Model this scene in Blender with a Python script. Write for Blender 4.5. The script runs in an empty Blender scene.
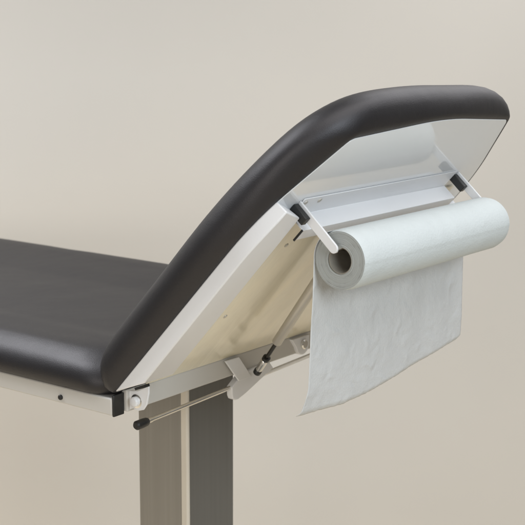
import bpy, bmesh, math, random
from math import sin, cos, pi, radians
from mathutils import Vector, Matrix, noise

random.seed(4)
scene = bpy.context.scene
col = scene.collection

H = 0.93                       # height of the hinge line of the couch above the floor
AL = 0.8275                    # tilt of the raised backrest
W = 0.715                      # width of the upholstery
UA = Vector((cos(AL), 0, sin(AL)))      # up along the backrest
NN = Vector((sin(AL), 0, -cos(AL)))     # out of its underside


def B(u, v, h):
    """backrest coordinates (along, across, below the underside) to world"""
    return UA * u + NN * h + Vector((0, v, H))


def T(x, y, z):
    return Vector((x, y, z + H))


# ------------------------------------------------------------------ materials
def new_mat(name):
    m = bpy.data.materials.new(name)
    m.use_nodes = True
    nt = m.node_tree
    return m, nt, nt.nodes['Principled BSDF']


def paint(name, rgb, rough=.4, metal=0., spec=.5, var=.04, scale=6., bump=.0, bscale=300., stretch=(1, 1, 1), coat=0.):
    m, nt, p = new_mat(name)
    N, L = nt.nodes, nt.links
    tc = N.new('ShaderNodeTexCoord')
    mp = N.new('ShaderNodeMapping')
    mp.inputs['Scale'].default_value = stretch
    L.new(tc.outputs['Object'], mp.inputs['Vector'])
    n1 = N.new('ShaderNodeTexNoise')
    n1.inputs['Scale'].default_value = scale
    n1.inputs['Detail'].default_value = 5
    L.new(mp.outputs['Vector'], n1.inputs['Vector'])
    cr = N.new('ShaderNodeValToRGB')
    cr.color_ramp.elements[0].position = .3
    cr.color_ramp.elements[1].position = .7
    cr.color_ramp.elements[0].color = tuple(c * (1 - var) for c in rgb) + (1,)
    cr.color_ramp.elements[1].color = tuple(min(1, c * (1 + var)) for c in rgb) + (1,)
    L.new(n1.outputs['Fac'], cr.inputs['Fac'])
    L.new(cr.outputs['Color'], p.inputs['Base Color'])
    mr = N.new('ShaderNodeMapRange')
    mr.inputs['To Min'].default_value = rough * .88
    mr.inputs['To Max'].default_value = min(1, rough * 1.12)
    L.new(n1.outputs['Fac'], mr.inputs['Value'])
    L.new(mr.outputs['Result'], p.inputs['Roughness'])
    p.inputs['Metallic'].default_value = metal
    p.inputs['Specular IOR Level'].default_value = spec
    p.inputs['Coat Weight'].default_value = coat
    if bump:
        n2 = N.new('ShaderNodeTexNoise')
        n2.inputs['Scale'].default_value = bscale
        n2.inputs['Detail'].default_value = 3
        L.new(mp.outputs['Vector'], n2.inputs['Vector'])
        b = N.new('ShaderNodeBump')
        b.inputs['Strength'].default_value = bump
        b.inputs['Distance'].default_value = .002
        L.new(n2.outputs['Fac'], b.inputs['Height'])
        L.new(b.outputs['Normal'], p.inputs['Normal'])
    return m


def vinyl_mat():
    m, nt, p = new_mat('black_vinyl')
    N, L = nt.nodes, nt.links
    tc = N.new('ShaderNodeTexCoord')
    vo = N.new('ShaderNodeTexVoronoi')
    vo.inputs['Scale'].default_value = 620
    n1 = N.new('ShaderNodeTexNoise')
    n1.inputs['Scale'].default_value = 9
    n1.inputs['Detail'].default_value = 4
    n3 = N.new('ShaderNodeTexNoise')
    n3.inputs['Scale'].default_value = 26
    n3.inputs['Detail'].default_value = 2
    for n in (vo, n1, n3):
        L.new(tc.outputs['Object'], n.inputs['Vector'])
    cr = N.new('ShaderNodeValToRGB')
    cr.color_ramp.elements[0].color = (.0040, .0039, .0048, 1)
    cr.color_ramp.elements[1].color = (.0062, .0060, .0072, 1)
    L.new(n1.outputs['Fac'], cr.inputs['Fac'])
    L.new(cr.outputs['Color'], p.inputs['Base Color'])
    mr = N.new('ShaderNodeMapRange')
    mr.inputs['To Min'].default_value = .46
    mr.inputs['To Max'].default_value = .57
    L.new(n1.outputs['Fac'], mr.inputs['Value'])
    L.new(mr.outputs['Result'], p.inputs['Roughness'])
    p.inputs['Specular IOR Level'].default_value = .66
    p.inputs['Specular Tint'].default_value = (1, .965, 1, 1)
    b1 = N.new('ShaderNodeBump')
    b1.inputs['Strength'].default_value = .07
    b1.inputs['Distance'].default_value = .01
    L.new(n3.outputs['Fac'], b1.inputs['Height'])
    b2 = N.new('ShaderNodeBump')
    b2.inputs['Strength'].default_value = .22
    b2.inputs['Distance'].default_value = .0006
    L.new(vo.outputs['Distance'], b2.inputs['Height'])
    L.new(b1.outputs['Normal'], b2.inputs['Normal'])
    L.new(b2.outputs['Normal'], p.inputs['Normal'])
    return m


def paper_mat(name, crumple, tint):
    """thin couch paper: embossed dots, fine creping and, on the loose sheet, sharp crumple creases"""
    m, nt, p = new_mat(name)
    N, L = nt.nodes, nt.links
    tc = N.new('ShaderNodeTexCoord')
    cl = N.new('ShaderNodeTexNoise')
    cl.inputs['Scale'].default_value = 30
    cl.inputs['Detail'].default_value = 3
    L.new(tc.outputs['Object'], cl.inputs['Vector'])
    cr = N.new('ShaderNodeValToRGB')
    cr.color_ramp.elements[0].position = .3
    cr.color_ramp.elements[1].position = .7
    cr.color_ramp.elements[0].color = tuple(c * .965 for c in tint) + (1,)
    cr.color_ramp.elements[1].color = tint + (1,)
    L.new(cl.outputs['Fac'], cr.inputs['Fac'])
    L.new(cr.outputs['Color'], p.inputs['Base Color'])
    p.inputs['Roughness'].default_value = .7
    p.inputs['Specular IOR Level'].default_value = .25
    rg = N.new('ShaderNodeTexNoise')
    rg.noise_type = 'RIDGED_MULTIFRACTAL'
    rg.inputs['Scale'].default_value = 26
    rg.inputs['Detail'].default_value = 3
    rg.inputs['Distortion'].default_value = .6
    L.new(tc.outputs['Object'], rg.inputs['Vector'])
    vo = N.new('ShaderNodeTexVoronoi')
    vo.inputs['Scale'].default_value = 260
    vo.inputs['Randomness'].default_value = 1.0
    L.new(tc.outputs['Object'], vo.inputs['Vector'])
    fn = N.new('ShaderNodeTexNoise')
    fn.inputs['Scale'].default_value = 420
    fn.inputs['Detail'].default_value = 2
    L.new(tc.outputs['Object'], fn.inputs['Vector'])
    last = None
    for src, st, d in ((rg.outputs['Fac'], crumple, .009), (vo.outputs['Distance'], .28, .0012), (fn.outputs['Fac'], .25, .0009)):
        b = N.new('ShaderNodeBump')
        b.inputs['Strength'].default_value = st
        b.inputs['Distance'].default_value = d
        L.new(src, b.inputs['Height'])
        if last:
            L.new(last.outputs['Normal'], b.inputs['Normal'])
        last = b
    L.new(last.outputs['Normal'], p.inputs['Normal'])
    tr = N.new('ShaderNodeBsdfTranslucent')
    L.new(cr.outputs['Color'], tr.inputs['Color'])
    mx = N.new('ShaderNodeMixShader')
    mx.inputs['Fac'].default_value = .18
    L.new(p.outputs['BSDF'], mx.inputs[1])
    L.new(tr.outputs['BSDF'], mx.inputs[2])
    L.new(mx.outputs['Shader'], N['Material Output'].inputs['Surface'])
    return m


def roll_end_mat():
    """edge of the wound paper: many fine concentric layers"""
    m, nt, p = new_mat('wound_paper_edge')
    N, L = nt.nodes, nt.links
    tc = N.new('ShaderNodeTexCoord')
    sp = N.new('ShaderNodeSeparateXYZ')
    L.new(tc.outputs['Object'], sp.inputs['Vector'])
    cb = N.new('ShaderNodeCombineXYZ')
    L.new(sp.outputs['X'], cb.inputs['X'])
    L.new(sp.outputs['Z'], cb.inputs['Z'])
    ln = N.new('ShaderNodeVectorMath')
    ln.operation = 'LENGTH'
    L.new(cb.outputs['Vector'], ln.inputs[0])
    n1 = N.new('ShaderNodeTexNoise')
    n1.noise_dimensions = '1D'
    n1.inputs['Scale'].default_value = 620
    n1.inputs['Detail'].default_value = 3
    L.new(ln.outputs['Value'], n1.inputs['W'])
    n2 = N.new('ShaderNodeTexNoise')
    n2.inputs['Scale'].default_value = 60
    L.new(tc.outputs['Object'], n2.inputs['Vector'])
    ad = N.new('ShaderNodeMath')
    ad.operation = 'ADD'
    L.new(n1.outputs['Fac'], ad.inputs[0])
    L.new(n2.outputs['Fac'], ad.inputs[1])
    cr = N.new('ShaderNodeValToRGB')
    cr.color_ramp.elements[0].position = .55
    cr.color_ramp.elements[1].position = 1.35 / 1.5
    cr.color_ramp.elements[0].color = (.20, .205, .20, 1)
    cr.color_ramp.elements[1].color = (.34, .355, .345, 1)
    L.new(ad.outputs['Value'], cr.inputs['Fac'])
    L.new(cr.outputs['Color'], p.inputs['Base Color'])
    p.inputs['Roughness'].default_value = .9
    b = N.new('ShaderNodeBump')
    b.inputs['Strength'].default_value = .5
    b.inputs['Distance'].default_value = .002
    L.new(n1.outputs['Fac'], b.inputs['Height'])
    L.new(b.outputs['Normal'], p.inputs['Normal'])
    return m


def ply_mat():
    """pale lacquered plywood with soft cloudy figure along the board"""
    m, nt, p = new_mat('pale_plywood')
    N, L = nt.nodes, nt.links
    tc = N.new('ShaderNodeTexCoord')
    mp = N.new('ShaderNodeMapping')
    mp.inputs['Rotation'].default_value = (0, AL, 0)
    mp.inputs['Scale'].default_value = (1.2, 5.5, 1.2)
    L.new(tc.outputs['Object'], mp.inputs['Vector'])
    a = N.new('ShaderNodeTexNoise')
    a.inputs['Scale'].default_value = 2.2
    a.inputs['Detail'].default_value = 4
    a.inputs['Distortion'].default_value = .8
    g = N.new('ShaderNodeTexNoise')
    g.inputs['Scale'].default_value = 38
    g.inputs['Detail'].default_value = 4
    L.new(mp.outputs['Vector'], a.inputs['Vector'])
    L.new(mp.outputs['Vector'], g.inputs['Vector'])
    cr = N.new('ShaderNodeValToRGB')
    e = cr.color_ramp.elements
    e[0].position = .33
    e[0].color = (.68, .625, .48, 1)
    e[1].position = .68
    e[1].color = (.84, .76, .57, 1)
    k = e.new(.5)
    k.color = (.76, .705, .55, 1)
    L.new(a.outputs['Fac'], cr.inputs['Fac'])
    mx = N.new('ShaderNodeMix')
    mx.data_type = 'RGBA'
    mx.blend_type = 'MULTIPLY'
    mx.inputs['Factor'].default_value = .09
    gr = N.new('ShaderNodeValToRGB')
    gr.color_ramp.elements[0].position = .35
    gr.color_ramp.elements[0].color = (.62, .58, .5, 1)
    gr.color_ramp.elements[1].position = .6
    L.new(g.outputs['Fac'], gr.inputs['Fac'])
    L.new(cr.outputs['Color'], mx.inputs['A'])
    L.new(gr.outputs['Color'], mx.inputs['B'])
    L.new(mx.outputs['Result'], p.inputs['Base Color'])
    p.inputs['Roughness'].default_value = .3
    p.inputs['Coat Weight'].default_value = .8
    p.inputs['Coat Roughness'].default_value = .12
    return m


M_VINYL = vinyl_mat()
M_PAPER = paper_mat('couch_paper', .10, (.69, .735, .737))
M_SHEET = paper_mat('couch_paper_loose', .35, (.69, .697, .695))
M_EDGE = roll_end_mat()
M_WHITE = paint('white_powder_coat', (.73, .73, .74), rough=.38, var=.02, bump=.08, bscale=500)
M_FRAME = paint('cream_powder_coat', (.53, .51, .475), rough=.42, var=.02, bump=.08, bscale=500)
M_BOARD = paint('white_laminate', (.70, .715, .73), rough=.09, var=.015, scale=3, coat=.5)
M_PLY = ply_mat()
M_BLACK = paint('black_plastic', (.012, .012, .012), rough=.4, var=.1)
M_STEEL = paint('polished_steel', (.80, .78, .74), rough=.2, metal=1., var=.05, scale=30)
M_SPRING = paint('grey_enamel', (.50, .475, .43), rough=.3, metal=.35, var=.04)
M_ROD = paint('dark_steel', (.03, .028, .025), rough=.25, metal=.5, var=.05)
M_PAN1 = paint('brushed_steel', (.255, .24, .215), rough=.36, metal=.35, var=.06, scale=8, stretch=(14, 14, .25))
M_PAN2 = paint('brushed_steel_dark', (.150, .148, .140), rough=.36, metal=.35, var=.06, scale=8, stretch=(14, 14, .25))  # same steel finish in a darker tone
M_STRIP = paint('satin_beige', (.60, .55, .47), rough=.4, var=.03)
M_CARD = paint('grey_cardboard', (.26, .235, .195), rough=.9, var=.12, scale=40, bump=.2, bscale=200)
M_WALL = paint('warm_wall_paint', (.66, .628, .578), rough=.85, var=.012, scale=2.2, bump=.12, bscale=240, spec=.25)
M_FLOOR = paint('vinyl_floor', (.68, .59, .45), rough=.45, var=.06, scale=9)


# ------------------------------------------------------------------ object helpers
def tag(o, label=None, cat=None, group=None, kind=None):
    for k, v in (('label', label), ('category', cat), ('group', group), ('kind', kind)):
        if v:
            o[k] = v
    return o


WORLD = {}


def build(name, bm, mat, parent=None, smooth=True, bevel=0., seg=2, origin=None, ang=35):
    """link one mesh object; vertices are given in world space"""
    bmesh.ops.remove_doubles(bm, verts=bm.verts, dist=1e-6)
    bmesh.ops.recalc_face_normals(bm, faces=bm.faces)
    lo = Vector([min(v.co[i] for v in bm.verts) for i in range(3)])
    hi = Vector([max(v.co[i] for v in bm.verts) for i in range(3)])
    c = Vector(origin) if origin is not None else (lo + hi) / 2
    bmesh.ops.translate(bm, verts=bm.verts, vec=-c)
    me = bpy.data.meshes.new(name)
    bm.to_mesh(me)
    bm.free()
    mats = mat if isinstance(mat, (list, tuple)) else [mat]
    for m in mats:
        me.materials.append(m)
    o = bpy.data.objects.new(name, me)
    col.objects.link(o)
    WORLD[o.name] = c
    if parent:
        o.parent = parent
        o.location = c - WORLD[parent.name]
    else:
        o.location = c
    if smooth:
        for p in me.polygons:
            p.use_smooth = True
        me.set_sharp_from_angle(angle=radians(ang))
    if bevel:
        b = o.modifiers.new('bevel', 'BEVEL')
        b.width = bevel
        b.segments = seg
        b.limit_method = 'ANGLE'
        b.angle_limit = radians(40)
    return o


def prism(bm, pts, fn0, fn1):
    """solid between two copies of a 2D outline"""
    a = [bm.verts.new(fn0(*p)) for p in pts]
    b = [bm.verts.new(fn1(*p)) for p in pts]
    n = len(pts)
    bm.faces.new(a)
    bm.faces.new(b[::-1])
    for i in range(n):
        bm.faces.new((a[i], a[(i + 1) % n], b[(i + 1) % n], b[i]))


def box_fn(bm, f, a, b):
    P = [(a[0], a[1]), (b[0], a[1]), (b[0], b[1]), (a[0], b[1])]
    prism(bm, P, lambda x, y: f(x, y, a[2]), lambda x, y: f(x, y, b[2]))


def tube(bm, prof, p0, axis, seg=32, cap=True):
    """lathe: prof = [(distance along axis, radius)]"""
    ax = axis.normalized()
    s = Vector((0, 0, 1)) if abs(ax.z) < .9 else Vector((1, 0, 0))
    e1 = ax.cross(s).normalized()
    e2 = ax.cross(e1)
    rings = []
    for d, r in prof:
        rings.append([bm.verts.new(p0 + ax * d + (e1 * cos(2 * pi * k / seg) + e2 * sin(2 * pi * k / seg)) * r) for k in range(seg)])
    for a, b in zip(rings, rings[1:]):
        for k in range(seg):
            bm.faces.new((a[k], a[(k + 1) % seg], b[(k + 1) % seg], b[k]))
    if cap:
        bm.faces.new(rings[0])
        bm.faces.new(rings[-1][::-1])
    return rings


def outline(V, rad, inset=0., na=10, ne=14):
    """rounded convex polygon, moved inwards by inset; same point count for every inset"""
    n = len(V)
    area = sum(V[i][0] * V[(i + 1) % n][1] - V[(i + 1) % n][0] * V[i][1] for i in range(n))
    sg = 1 if area > 0 else -1
    lines = []
    for i in range(n):
        a = Vector(V[i]); b = Vector(V[(i + 1) % n])
        t = (b - a).normalized()
        nrm = Vector((-t.y, t.x)) * sg
        lines.append((a + nrm * inset, t))
    P = []
    for i in range(n):
        (a, s), (b, t) = lines[i - 1], lines[i]
        den = s.x * t.y - s.y * t.x
        w = b - a
        k = (w.x * t.y - w.y * t.x) / den
        P.append(a + s * k)
    segs = []
    for i in range(n):
        p = P[i]
        t0 = (P[i - 1] - p).normalized(); t1 = (P[(i + 1) % n] - p).normalized()
        ang = math.acos(max(-1, min(1, t0.dot(t1))))
        r = rad[i]
        d = r / math.tan(ang / 2)
        d = min(d, .48 * (P[i - 1] - p).length, .48 * (P[(i + 1) % n] - p).length)
        r = d * math.tan(ang / 2)
        c = p + (t0 + t1).normalized() * (r / sin(ang / 2))
        a0 = p + t0 * d - c; a1 = p + t1 * d - c
        arc = []
        tot = math.atan2(a0.x * a1.y - a0.y * a1.x, a0.dot(a1))
        for k in range(na + 1):
            th = tot * k / na
            arc.append(c + Vector((a0.x * cos(th) - a0.y * sin(th), a0.x * sin(th) + a0.y * cos(th))))
        segs.append(arc)
    out = []
    for i in range(n):
        out += segs[i]
        a = segs[i][-1]; b = segs[(i + 1) % n][0]
        for k in range(1, ne):
            out.append(a.lerp(b, k / ne))
    return out


def soften(pts, k, sig):
    """round the head end further: average the outline along its length"""
    n = len(pts)
    acc = [0.]
    for i in range(n):
        acc.append(acc[-1] + (pts[(i + 1) % n] - pts[i]).length)
    tot = acc[-1]

    def at(q):
        q %= tot
        lo, hi = 0, n
        while hi - lo > 1:
            m = (lo + hi) // 2
            if acc[m] <= q:
                lo = m
            else:
                hi = m
        f = (q - acc[lo]) / max(1e-9, acc[lo + 1] - acc[lo])
        return pts[lo].lerp(pts[(lo + 1) % n], f)
    out = []
    for i in range(n):
        wu = max(0, min(1, (pts[i].x - .30) / .15))
        wu = wu * wu * (3 - 2 * wu) * k
        if wu <= 0:
            out.append(pts[i])
            continue
        c = Vector((0, 0)); ws = 0
        for j in range(-12, 13):
            g = math.exp(-.5 * (j / 5.) ** 2)
            c += at(acc[i] + j * sig / 5.) * g
            ws += g
        out.append(pts[i].lerp(c / ws, wu))
    return out


def cushion(bm, V, rad, rad2, prof, fn, dish=None, wob=.0012, VT=None):
    """upholstered slab: rings of the outline following prof [(height, inset)], then a closed top"""
    rings = []
    for h, ins, rf in prof:
        r2 = [r + (q - r) * rf for r, q in zip(rad, rad2)]
        VV = [(a[0] + (b[0] - a[0]) * rf, a[1] + (b[1] - a[1]) * rf) for a, b in zip(V, VT or V)]
        pts = outline(VV, r2, ins)
        if VT:
            pts = soften(pts, rf, .050)
        rings.append([(p.x, p.y, h) for p in pts])
    top = rings[-1]
    cx = sum(p[0] for p in top) / len(top); cy = sum(p[1] for p in top) / len(top)
    for s in [1 - k / 28 for k in range(1, 28)]:
        rings.append([(cx + (p[0] - cx) * s, cy + (p[1] - cy) * s, p[2]) for p in top])
    vs = []
    for r in rings:
        row = []
        for x, y, h in r:
            hh = h + (dish(x, y) if dish and h > prof[-4][0] else 0)
            q = fn(x, y, hh)
            k = wob * min(1, max(0, h) / .02)
            q = q + noise.noise_vector(q * 9) * k
            row.append(bm.verts.new(q))
        vs.append(row)
    n = len(vs[0])
    for a, b in zip(vs, vs[1:]):
        for k in range(n):
            bm.faces.new((a[k], a[(k + 1) % n], b[(k + 1) % n], b[k]))
    bm.faces.new(vs[0][::-1])
    bm.faces.new(vs[-1])


# ------------------------------------------------------------------ the setting
# the couch stands at an angle to the wall behind it
WD = Vector((-sin(.6466), cos(.6466), 0))
WR = Vector((cos(.6466), sin(.6466), 0))
WC = Vector((1.4756, -1.5312, 0)) + WD * 3.75
bm = bmesh.new()
box_fn(bm, lambda x, y, z: WC + WR * x + WD * y + Vector((0, 0, z)), (-4, 0, -.02), (4, .12, 3.0))
tag(build('wall', bm, M_WALL, smooth=False), kind='structure')
bm = bmesh.new()
box_fn(bm, lambda x, y, z: WC + WR * x + WD * y + Vector((0, 0, z)), (-4, -4.4, -.1), (4, 0, 0))
tag(build('floor', bm, M_FLOOR, smooth=False), kind='structure')

# ------------------------------------------------------------------ the couch
couch = bpy.data.objects.new('treatment_couch', None)
col.objects.link(couch)
couch.location = (-.12, .345, 0)
WORLD[couch.name] = Vector(couch.location)
tag(couch, 'black upholstered treatment couch with white frame and raised backrest, on a steel column', 'treatment couch')

# --- seat cushion
SV = [(-1.30, 0), (-.012, 0), (-.012, W), (-1.30, W)]
SR = [.05, .06, .06, .05]


def seat_dish(x, y):
    # the two long sides stand a little higher than the middle
    d = 0.
    if y > .47:
        d += .014 * min(1, (y - .47) / .17)
    if y < .145:
        d += .0035 * min(1, (.145 - y) / .035)
    return d


bm = bmesh.new()
PROF = [(-.012, .000, 0), (-.010, -.006, .2), (-.003, -.011, .5), (.008, -.014, .8), (.018, -.0135, 1), (.028, -.010, 1),
        (.037, -.004, 1), (.044, .004, 1), (.050, .014, 1), (.0545, .026, 1), (.057, .039, 1), (.058, .052, 1)]
cushion(bm, SV, SR, [.075] * 4, PROF, lambda x, y, h: T(x, y, h), dish=seat_dish)
sc_ = build('seat_cushion', bm, M_VINYL, couch, ang=180)

# --- seat frame: two rails, end crossbar, plugs, bolt
bm = bmesh.new()
box_fn(bm, T, (-1.30, 0, -.044), (-.0085, .028, -.0125))
sf = build('seat_frame', bm, M_FRAME, couch, bevel=.003, seg=3)
bm = bmesh.new()
box_fn(bm, T, (-1.30, W - .028, -.044), (-.0085, W, -.0125))
build('side_rail', bm, M_FRAME, sf, bevel=.003, seg=3)
bm = bmesh.new()
box_fn(bm, T, (-.040, .0282, -.0415), (.0022, W - .0282, -.0012))
build('crossbar', bm, M_FRAME, sf, bevel=.003, seg=3)
for y in (0, W - .028):
    bm = bmesh.new()
    box_fn(bm, T, (-.0083, y + .0008, -.0455), (-.004, y + .0272, -.006))
    box_fn(bm, T, (-.02, y + .004, -.040), (-.0085, y + .024, -.015))
    build('end_plug', bm, M_BLACK, sf, bevel=.0012)
bm = bmesh.new()
tube(bm, [(0, .0048), (.003, .0048), (.0042, .0036)], T(-.134, -.0002, -.0325), Vector((0, -1, 0)), 20)
build('rail_plug', bm, M_BLACK, sf)

# --- column
CX0, CX1, CY0, CY1 = -.188, -.060, .262, .412
bm = bmesh.new()
box_fn(bm, lambda x, y, z: Vector((x, y, z)), (CX0, CY0 + .004, .05), (CX1 - .004, CY1, H - .045))
colm = build('column', bm, M_PAN2, couch, bevel=.002)
bm = bmesh.new()
box_fn(bm, lambda x, y, z: Vector((x, y, z)), (CX0, CY0, .06), (CX1 - .016, CY0 + .0035, H - .046))
build('front_panel', bm, M_PAN1, colm, bevel=.001)
bm = bmesh.new()
P = [(CX1 - .0155, CY0 - .001), (CX1 - .002, CY0 - .001), (CX1 + .001, CY0 + .002), (CX1 + .001, CY0 + .006), (CX1 - .0155, CY0 + .006)]
prism(bm, P, lambda x, y: Vector((x, y, .055)), lambda x, y: Vector((x, y, H - .0465)))
build('corner_strip', bm, M_STRIP, colm, bevel=.001)  # pale beige strip down the near corner of the column
bm = bmesh.new()
box_fn(bm, lambda x, y, z: Vector((x, y, z)), (-.66, .07, .012), (.38, .645, .05))
build('base', bm, M_FRAME, couch, bevel=.012, seg=3)
bm = bmesh.new()
box_fn(bm, T, (-1.0, .03, -.0435), (-.055, W - .03, -.0385))
build('mounting_plate', bm, M_FRAME, couch)

# --- backrest: cushion, board, plywood panel, side rails
BV = [(0, 0), (.45, 0), (.622, .092), (.646, W / 2), (.622, W - .092), (.45, W), (0, W)]
BRB = [.004, .30, .022, .9, .022, .30, .004]
CV = [(-.001, -.0015), (.452, -.0015), (.628, .0925), (.652, W / 2), (.628, W - .0925), (.452, W + .0015), (-.001, W + .0015)]
CT = [(-.001, -.0015), (.456, -.0050), (.656, .0640), (.660, W / 2), (.643, W - .0720), (.456, W + .0050), (-.001, W + .0015)]
BRC = [.010, .30, .026, .9, .026, .30, .010]
BRD = [.055, .60, .130, 1.2, .140, .60, .055]
PROF = [(.0010, .0035, 0), (.0004, -.0005, 0), (.003, -.005, .12), (.010, -.0105, .35), (.019, -.0150, .6), (.030, -.0170, .85),
        (.042, -.0155, 1), (.053, -.011, 1), (.063, -.004, 1), (.0705, .005, 1), (.0765, .016, 1), (.0805, .029, 1), (.0820, .043, 1)]
bm = bmesh.new()
cushion(bm, CV, BRC, BRD, PROF, lambda u, v, h: B(u, v, -h), VT=CT)
bc = build('backrest_cushion', bm, M_VINYL, couch, ang=180)

bm = bmesh.new()
pts = outline(BV, BRB, .0012)
prism(bm, [(p.x, p.y) for p in pts], lambda u, v: B(u, v, 0), lambda u, v: B(u, v, -.0083))
board = build('backrest_board', bm, M_BOARD, couch, bevel=.0012)
bm = bmesh.new()
box_fn(bm, lambda u, v, h: B(u, v, h), (.001, .0772, .0003), (.440, W - .0712, .0035))
ply = build('underside_panel', bm, M_PLY, couch)
for u, v in ((.363, .161), (.172, .158), (.363, W - .161), (.172, W - .158)):
    bm = bmesh.new()
    tube(bm, [(0, .0045), (.0012, .004), (.0018, .0015)], B(u, v, .0033), NN, 16)
    build('screw', bm, M_SPRING, ply)

# each rail follows the edge of the board, is cut away over the hinge and gets shallower towards the top
for PL in ([(.002, -.0012, .068, .031), (.375, -.0012, .375, .0275), (.40, -.0002, .40, .0273), (.42, .0024, .42, .0271), (.450, .0084, .450, .0265), (.472, .0147, .472, .0255), (.490, .0215, .4925, .0235), (.464, .0765, .470, .0245), (.002, .0765, .068, .031)],
           [(.002, W + .0012, .068, .031), (.385, W + .0012, .385, .028), (.385, W - .07, .385, .028), (.002, W - .07, .068, .031)]):
    bm = bmesh.new()
    a = [bm.verts.new(B(p[0], p[1], -.0015)) for p in PL]
    b = [bm.verts.new(B(p[2], p[1], p[3])) for p in PL]
    n = len(PL)
    bm.faces.new(a)
    bm.faces.new(b[::-1])
    for i in range(n):
        bm.faces.new((a[i], a[(i + 1) % n], b[(i + 1) % n], b[i]))
    build('backrest_rail', bm, M_WHITE, couch, bevel=.0025, seg=3)

# --- hinges
for y in (.0345, W - .0385):
    bm = bmesh.new()
    P = [(-.019, -.0075), (.022, -.001), (.036, .006), (.047, .014)]
    P += [(.047, .0), (.042, -.022), (.034, -.033), (.022, -.037), (.010, -.0345), (-.019, -.046)]
    prism(bm, P, lambda x, z: T(x, y, z), lambda x, z: T(x, y + .004, z))
    hg = build('hinge', bm, M_WHITE, couch, bevel=.0008)
    s = -1 if y < .3 else 1
    yy = y if s < 0 else y + .004
    bm = bmesh.new()
    tube(bm, [(0, .0125), (.0015, .0125), (.0018, .0118)], T(.019, yy, -.0195), Vector((0, s, 0)), 32)
    build('washer', bm, M_STEEL, hg)
    bm = bmesh.new()
    tube(bm, [(.0017, .0088), (.007, .0088), (.0095, .007), (.0102, .004)], T(.019, yy, -.0195), Vector((0, s, 0)), 32)
    build('bolt', bm, M_WHITE, hg)
    bm = bmesh.new()
    y0, y1 = (.002, .016) if s < 0 else (W - .016, W - .002)
    P = [(.044, .0165), (.066, .0256), (.0675, .0205), (.0462, .0125)]
    prism(bm, P, lambda x, z: T(x, y0, z), lambda x, z: T(x, y1, z))
    build('stop_pad', bm, M_BLACK, hg)

# --- gas spring
G0 = T(.023, .38, -.040); G1 = T(.211, .31, .178)
gd = (G1 - G0); gl = gd.length; ga = gd.normalized()
bm = bmesh.new()
tube(bm, [(gl * .33, .0086), (gl * .335, .0096), (gl * 1.38, .0096), (gl * 1.385, .0086)], G0, ga, 28)
gs = build('gas_spring', bm, M_SPRING, couch)
bm = bmesh.new()
tube(bm, [(gl * .12, .0042), (gl * .335, .0042)], G0, ga, 18)
build('piston_rod', bm, M_ROD, gs)
bm = bmesh.new()
tube(bm, [(.004, .0062), (.006, .0072), (gl * .125, .0072), (gl * .13, .006)], G0, ga, 20)
build('end_fitting', bm, M_STEEL, gs)
bm = bmesh.new()
tube(bm, [(-.008, .0055), (-.006, .008), (.002, .008), (.0038, .0065)], G0, ga, 20)
build('end_joint', bm, M_BLACK, gs)
bm = bmesh.new()
tube(bm, [(gl * .131, .0065), (gl * .133, .0078), (gl * .160, .0078), (gl * .162, .0058)], G0, ga, 20)
build('lock_nut', bm, M_BLACK, gs)
ge = G0 + ga * gl * 1.36 - Vector((0, 0, H))
ue, he = ge.dot(UA), ge.dot(NN)
bm = bmesh.new()
P = [(-.018, .0037), (-.018, he + .012), (.018, he + .012), (.018, .0037)]
for y in (ge.y - .018, ge.y + .014):
    prism(bm, P, lambda q, h: B(ue + q, y, h), lambda q, h: B(ue + q, y + .004, h))
prism(bm, [(-.018, .0037), (.018, .0037), (.018, .0067), (-.018, .0067)], lambda q, h: B(ue + q, ge.y - .018, h), lambda q, h: B(ue + q, ge.y + .018, h))
build('spring_bracket', bm, M_WHITE, couch)

# --- release rod through its bracket
R0 = T(0, .057, -.073); R1 = T(0, .66, -.054)
ra = (R1 - R0).normalized()
bm = bmesh.new()
tube(bm, [(.015, .0042), ((R1 - R0).length, .0042), ((R1 - R0).length + .002, .003)], R0, ra, 20)
rr = build('release_rod', bm, M_STEEL, couch)
bm = bmesh.new()
tube(bm, [(-.006, .006), (-.003, .0085), (.012, .0085), (.022, .0078), (.026, .006)], R0, ra, 24)
build('grip', bm, M_BLACK, rr)
bm = bmesh.new()
tube(bm, [(.026, .0055), (.036, .005)], R0, ra, 20)
build('ferrule', bm, M_STEEL, rr)

# polygons of the bracket, given in the crosswise plane (y, z)
bm = bmesh.new()
P = [(.318, -.062), (.3185, -.080), (.322, -.087), (.329, -.0905), (.338, -.091), (.360, -.085), (.452, -.052), (.440, -.038), (.395, -.038), (.352, -.041)]
prism(bm, P, lambda y, z: T(.0075, y, z), lambda y, z: T(-.007, y, z))
pb = build('rod_bracket', bm, M_WHITE, couch, bevel=.002, seg=3)
bm = bmesh.new()
P = [(.292, -.004), (.334, -.004), (.374, -.052), (.334, -.052)]
prism(bm, P, lambda y, z: T(.012, y, z), lambda y, z: T(.008, y, z))
build('strap', bm, M_WHITE, pb, bevel=.0008)
# rounded lug on the crossbar further along
bm = bmesh.new()
P = [(.513, -.006), (.575, -.006)] + [(.552 + .023 * cos(a), -.022 + .023 * sin(a)) for a in [radians(10 - k * 20) for k in range(10)]]
prism(bm, P, lambda y, z: T(.010, y, z), lambda y, z: T(-.0072, y, z))
lg = build('lug', bm, M_WHITE, couch, bevel=.0015)
bm = bmesh.new()
tube(bm, [(0, .0105), (.004, .0105), (.006, .008)], T(.0102, .552, -.022), Vector((1, 0, 0)), 24)
build('bolt', bm, M_STEEL, lg)

# --- roll holder: Z-shaped bracket, arms, black fillers
Y0, RL, RX, RZ, RR, RC = .105, .50, .3935, .2637, .0492, .0205
ya, yb = Y0 - .013, Y0 + RL + .009
bm = bmesh.new()
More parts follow.
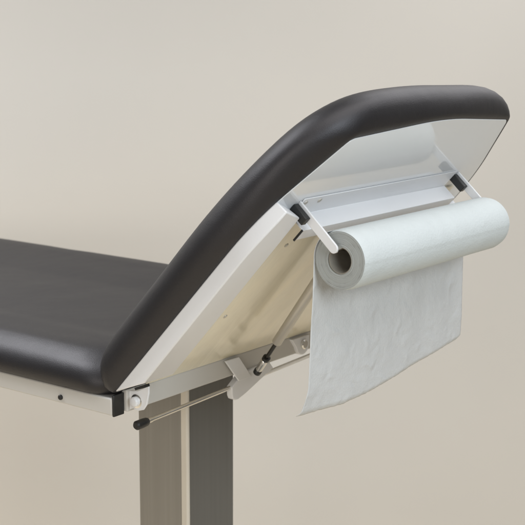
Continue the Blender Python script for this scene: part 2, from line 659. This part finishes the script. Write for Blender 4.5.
# profile in (u, h): flange on the board, wall standing out, return lip
P = [(.487, .0005), (.487, .0025), (.4475, .0025), (.4475, .0345), (.424, .0345), (.424, .0325), (.4450, .0325), (.4450, .0005)]
prism(bm, P, lambda u, h: B(u, ya + .0045, h), lambda u, h: B(u, yb - .0165, h))
rh = build('roll_holder', bm, M_WHITE, couch, bevel=.0006, seg=1)
for y in (Y0 + .002, Y0 + .042):
    bm = bmesh.new()
    tube(bm, [(0, .0048), (.0012, .0045), (.002, .002)], B(.477, y, .0026), NN, 16)
    build('screw', bm, M_SPRING, rh)
for y in (ya, yb):
    # flat arm with a rounded end and a pin that goes into the core
    bm = bmesh.new()
    P = [(.4815, -.0), (.4815, .092)] + [(.4735 + .0080 * cos(a), .0945 + .0080 * sin(a)) for a in [radians(k * 18) for k in range(11)]] + [(.4655, -.0)]
    P = [(u, max(h, .0004)) for u, h in P]
    prism(bm, P, lambda u, h: B(u, y - .002, h), lambda u, h: B(u, y + .002, h))
    ar = build('arm', bm, M_WHITE, rh, bevel=.0008)
    s = 1 if y < .3 else -1
    bm = bmesh.new()
    tube(bm, [(.0018, .0055), (.040, .0055), (.042, .004)], B(.4735, y, .0975), Vector((0, s, 0)), 20)
    build('pin', bm, M_STEEL, ar)
    bm = bmesh.new()
    box_fn(bm, lambda u, v, h: B(u, v, h), (.462, y - .0145, -.0 + .0006), (.477, y - .0025, .0335))
    build('end_plug', bm, M_BLACK, ar, bevel=.0012)
# black piece standing in for the shaded gap at the lip's near end
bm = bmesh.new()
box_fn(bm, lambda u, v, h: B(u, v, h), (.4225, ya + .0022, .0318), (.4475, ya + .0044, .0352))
build('lip_gap_shade', bm, M_BLACK, rh)

# ------------------------------------------------------------------ the paper roll
pc = T(RX, Y0, RZ)
bm = bmesh.new()
seg = 96
prof = []
ny = 40
rows = []
for j in range(ny + 1):
    y = RL * j / ny
    row = []
    for k in range(seg):
        th = 2 * pi * k / seg
        e = min(y, RL - y)
        r = RR - (.0022 * max(0, 1 - e / .004) ** 2)
        r += .0004 * noise.noise(Vector((cos(th) * 1.3, sin(th) * 1.3, y * 5)))
        r -= .0006 * (th / (2 * pi))
        row.append(bm.verts.new(pc + Vector((cos(th) * r, y, sin(th) * r))))
    rows.append(row)
for a, b in zip(rows, rows[1:]):
    for k in range(seg):
        bm.faces.new((a[k], b[k], b[(k + 1) % seg], a[(k + 1) % seg]))
for row, y, s in ((rows[0], 0, 1), (rows[-1], RL, -1)):
    prev = row
    for i in range(1, 9):
        r = RR - .003 - (RR - .003 - RC - .0016) * i / 8
        dy = (.0005 * noise.noise(Vector((r * 400, 0, y * 10)))) - .0003 * (i % 2)
        cur = [bm.verts.new(pc + Vector((cos(2 * pi * k / seg) * r, y + dy * s, sin(2 * pi * k / seg) * r))) for k in range(seg)]
        for k in range(seg):
            f = bm.faces.new((prev[k], prev[(k + 1) % seg], cur[(k + 1) % seg], cur[k]))
            f.material_index = 1
        prev = cur
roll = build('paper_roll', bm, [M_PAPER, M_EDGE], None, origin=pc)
tag(roll, 'roll of white crepe couch paper hanging on the holder under the black backrest', 'paper roll')
# cardboard core: a hollow tube
bm = bmesh.new()
tb = [(0.001, RC + .0014), (RL - .001, RC + .0014), (RL - .001, RC), (0.001, RC), (0.001, RC + .0014)]
tube(bm, tb, pc, Vector((0, 1, 0)), 64, cap=False)
build('core', bm, M_CARD, roll)

# hanging sheet: leaves the roll at the back, falls, torn lower edge, near corner curled
bm = bmesh.new()
nu, nv = 150, 150


def low(t):
    """height of the lower edge (below the hinge line) across the width t = 0..1"""
    K = [(0, -.003), (.04, -.0045), (.10, -.0055), (.22, -.009), (.36, -.007), (.55, .001), (.84, .0185), (.985, .0250), (1, .0275)]
    for (a, p), (b, q) in zip(K, K[1:]):
        if t <= b:
            s = (t - a) / (b - a)
            return p + (q - p) * s
    return K[-1][1]


g = []
WRAP = radians(62)
for i in range(nu + 1):
    t = i / nu
    row = []
    zl = low(t) + .0009 * noise.noise(Vector((t * 55, 3, 1)))
    ln = RZ - zl
    for j in range(nv + 1):
        s = j / nv
        L = -WRAP * (RR + .001) + s * (WRAP * (RR + .001) + ln)
        y = Y0 + RL * t
        if L < 0:
            a = pi + L / (RR + .001)
            x = RX + cos(a) * (RR + .0008); z = RZ + sin(a) * (RR + .0008)
            # cos(pi+a): top-left quadrant
            z = RZ + abs(sin(a)) * (RR + .0008)
        else:
            d = L / ln
            z = RZ - L
            wv = noise.noise(Vector((t * 5.5, L * 3, 2.2))) * .0028 * min(1, d * 1.6)
            wv += noise.noise(Vector((t * 9, L * 13, 7.2))) * .0016 * min(1, d * 2)
            yy = RL * t
            wv += (abs(noise.noise(Vector((yy * 34 + L * 9, L * 28 - yy * 6, 4.2)))) - .2) * .0006 * min(1, d * 2)
            wv += (abs(noise.noise(Vector((yy * 58 - L * 22, L * 66, 9.2)))) - .2) * .0006 * min(1, d * 2)
            x = RX - RR - .0008 + wv - .006 * d * d
            y += -.006 * d * (1 - t) + .014 * d * t
            # the torn edge turns away, the near corner curls
            x -= .006 * max(0, (L - (ln - .011)) / .011) ** 2
            c = max(0, (L - (ln - .05)) / .05) * max(0, 1 - t / .22)
            y -= .008 * c ** 1.4
            x -= .010 * c ** 1.4
        row.append(bm.verts.new(T(x, y, z)))
    g.append(row)
for i in range(nu):
    for j in range(nv):
        bm.faces.new((g[i][j], g[i + 1][j], g[i + 1][j + 1], g[i][j + 1]))
sh = build('hanging_sheet', bm, M_SHEET, roll, ang=180)
sd = sh.modifiers.new('thickness', 'SOLIDIFY')
sd.thickness = .0004
sd.offset = 0

# ------------------------------------------------------------------ light
w = bpy.data.worlds.new('World')
scene.world = w
w.use_nodes = True
bg = w.node_tree.nodes['Background']
bg.inputs['Color'].default_value = (1.0, .97, .93, 1)
bg.inputs['Strength'].default_value = .15


def area(name, loc, target, sx, sy, power, rgb, spread=180):
    l = bpy.data.lights.new(name, 'AREA')
    l.shape = 'RECTANGLE'
    l.size, l.size_y = sx, sy
    l.energy = power
    l.color = rgb
    l.spread = radians(spread)
    o = bpy.data.objects.new(name, l)
    col.objects.link(o)
    o.location = loc
    o.rotation_euler = (Vector(target) - Vector(loc)).to_track_quat('-Z', 'Y').to_euler()
    return o


area('ceiling_light', (-1.75, -.5, 2.9), (-.9, -.2, 0), 1.5, 1.5, 34, (.94, .965, 1), 105)
area('ceiling_light', (1.1, -.1, 2.9), (.8, .0, 0), 2.4, 1.6, 30, (1, .98, .96))
area('cushion_end_fill', (.6, 1.6, 2.4), (.4, .4, H + .4), 2.0, 1.1, 17, (.97, .97, 1))  # added lamp, replaces ceiling bounce to brighten the cushion's head end
area('window_light', (2.9, -.8, 2.2), (.3, .3, H + .2), 1.6, 1.4, 24, (.84, .93, 1), 120)
area('front_fill', (.9, -3.5, 1.5), (-.75, 1.0, H - .25), 2.0, 1.8, 17, (1, .955, .89), 110)  # added fill lamp, lifts the wall and frame from the front

# ------------------------------------------------------------------ camera
F, YAW, PIT, ROL = 1262.33, .6466, .1861, .0043
d = Vector((-sin(YAW) * cos(PIT), cos(YAW) * cos(PIT), -sin(PIT)))
r = Vector((cos(YAW), sin(YAW), 0))
u = r.cross(d)
r2 = r * cos(ROL) + u * sin(ROL)
u2 = -r * sin(ROL) + u * cos(ROL)
cam = bpy.data.cameras.new('camera')
co = bpy.data.objects.new('camera', cam)
col.objects.link(co)
mw = Matrix((r2, u2, -d)).transposed().to_4x4()
mw.translation = Vector((1.4756, -1.5312, .6289 + H))
co.matrix_world = mw
cam.sensor_width = 36
cam.lens = F / 525 * 36
cam.clip_end = 100
cam.dof.use_dof = True
cam.dof.focus_distance = 2.15
cam.dof.aperture_fstop = 9
scene.camera = co

scene.view_settings.view_transform = 'Standard'
scene.view_settings.look = 'None'
scene.view_settings.exposure = 0
scene.view_settings.gamma = 1
scene.cycles.use_denoising = True
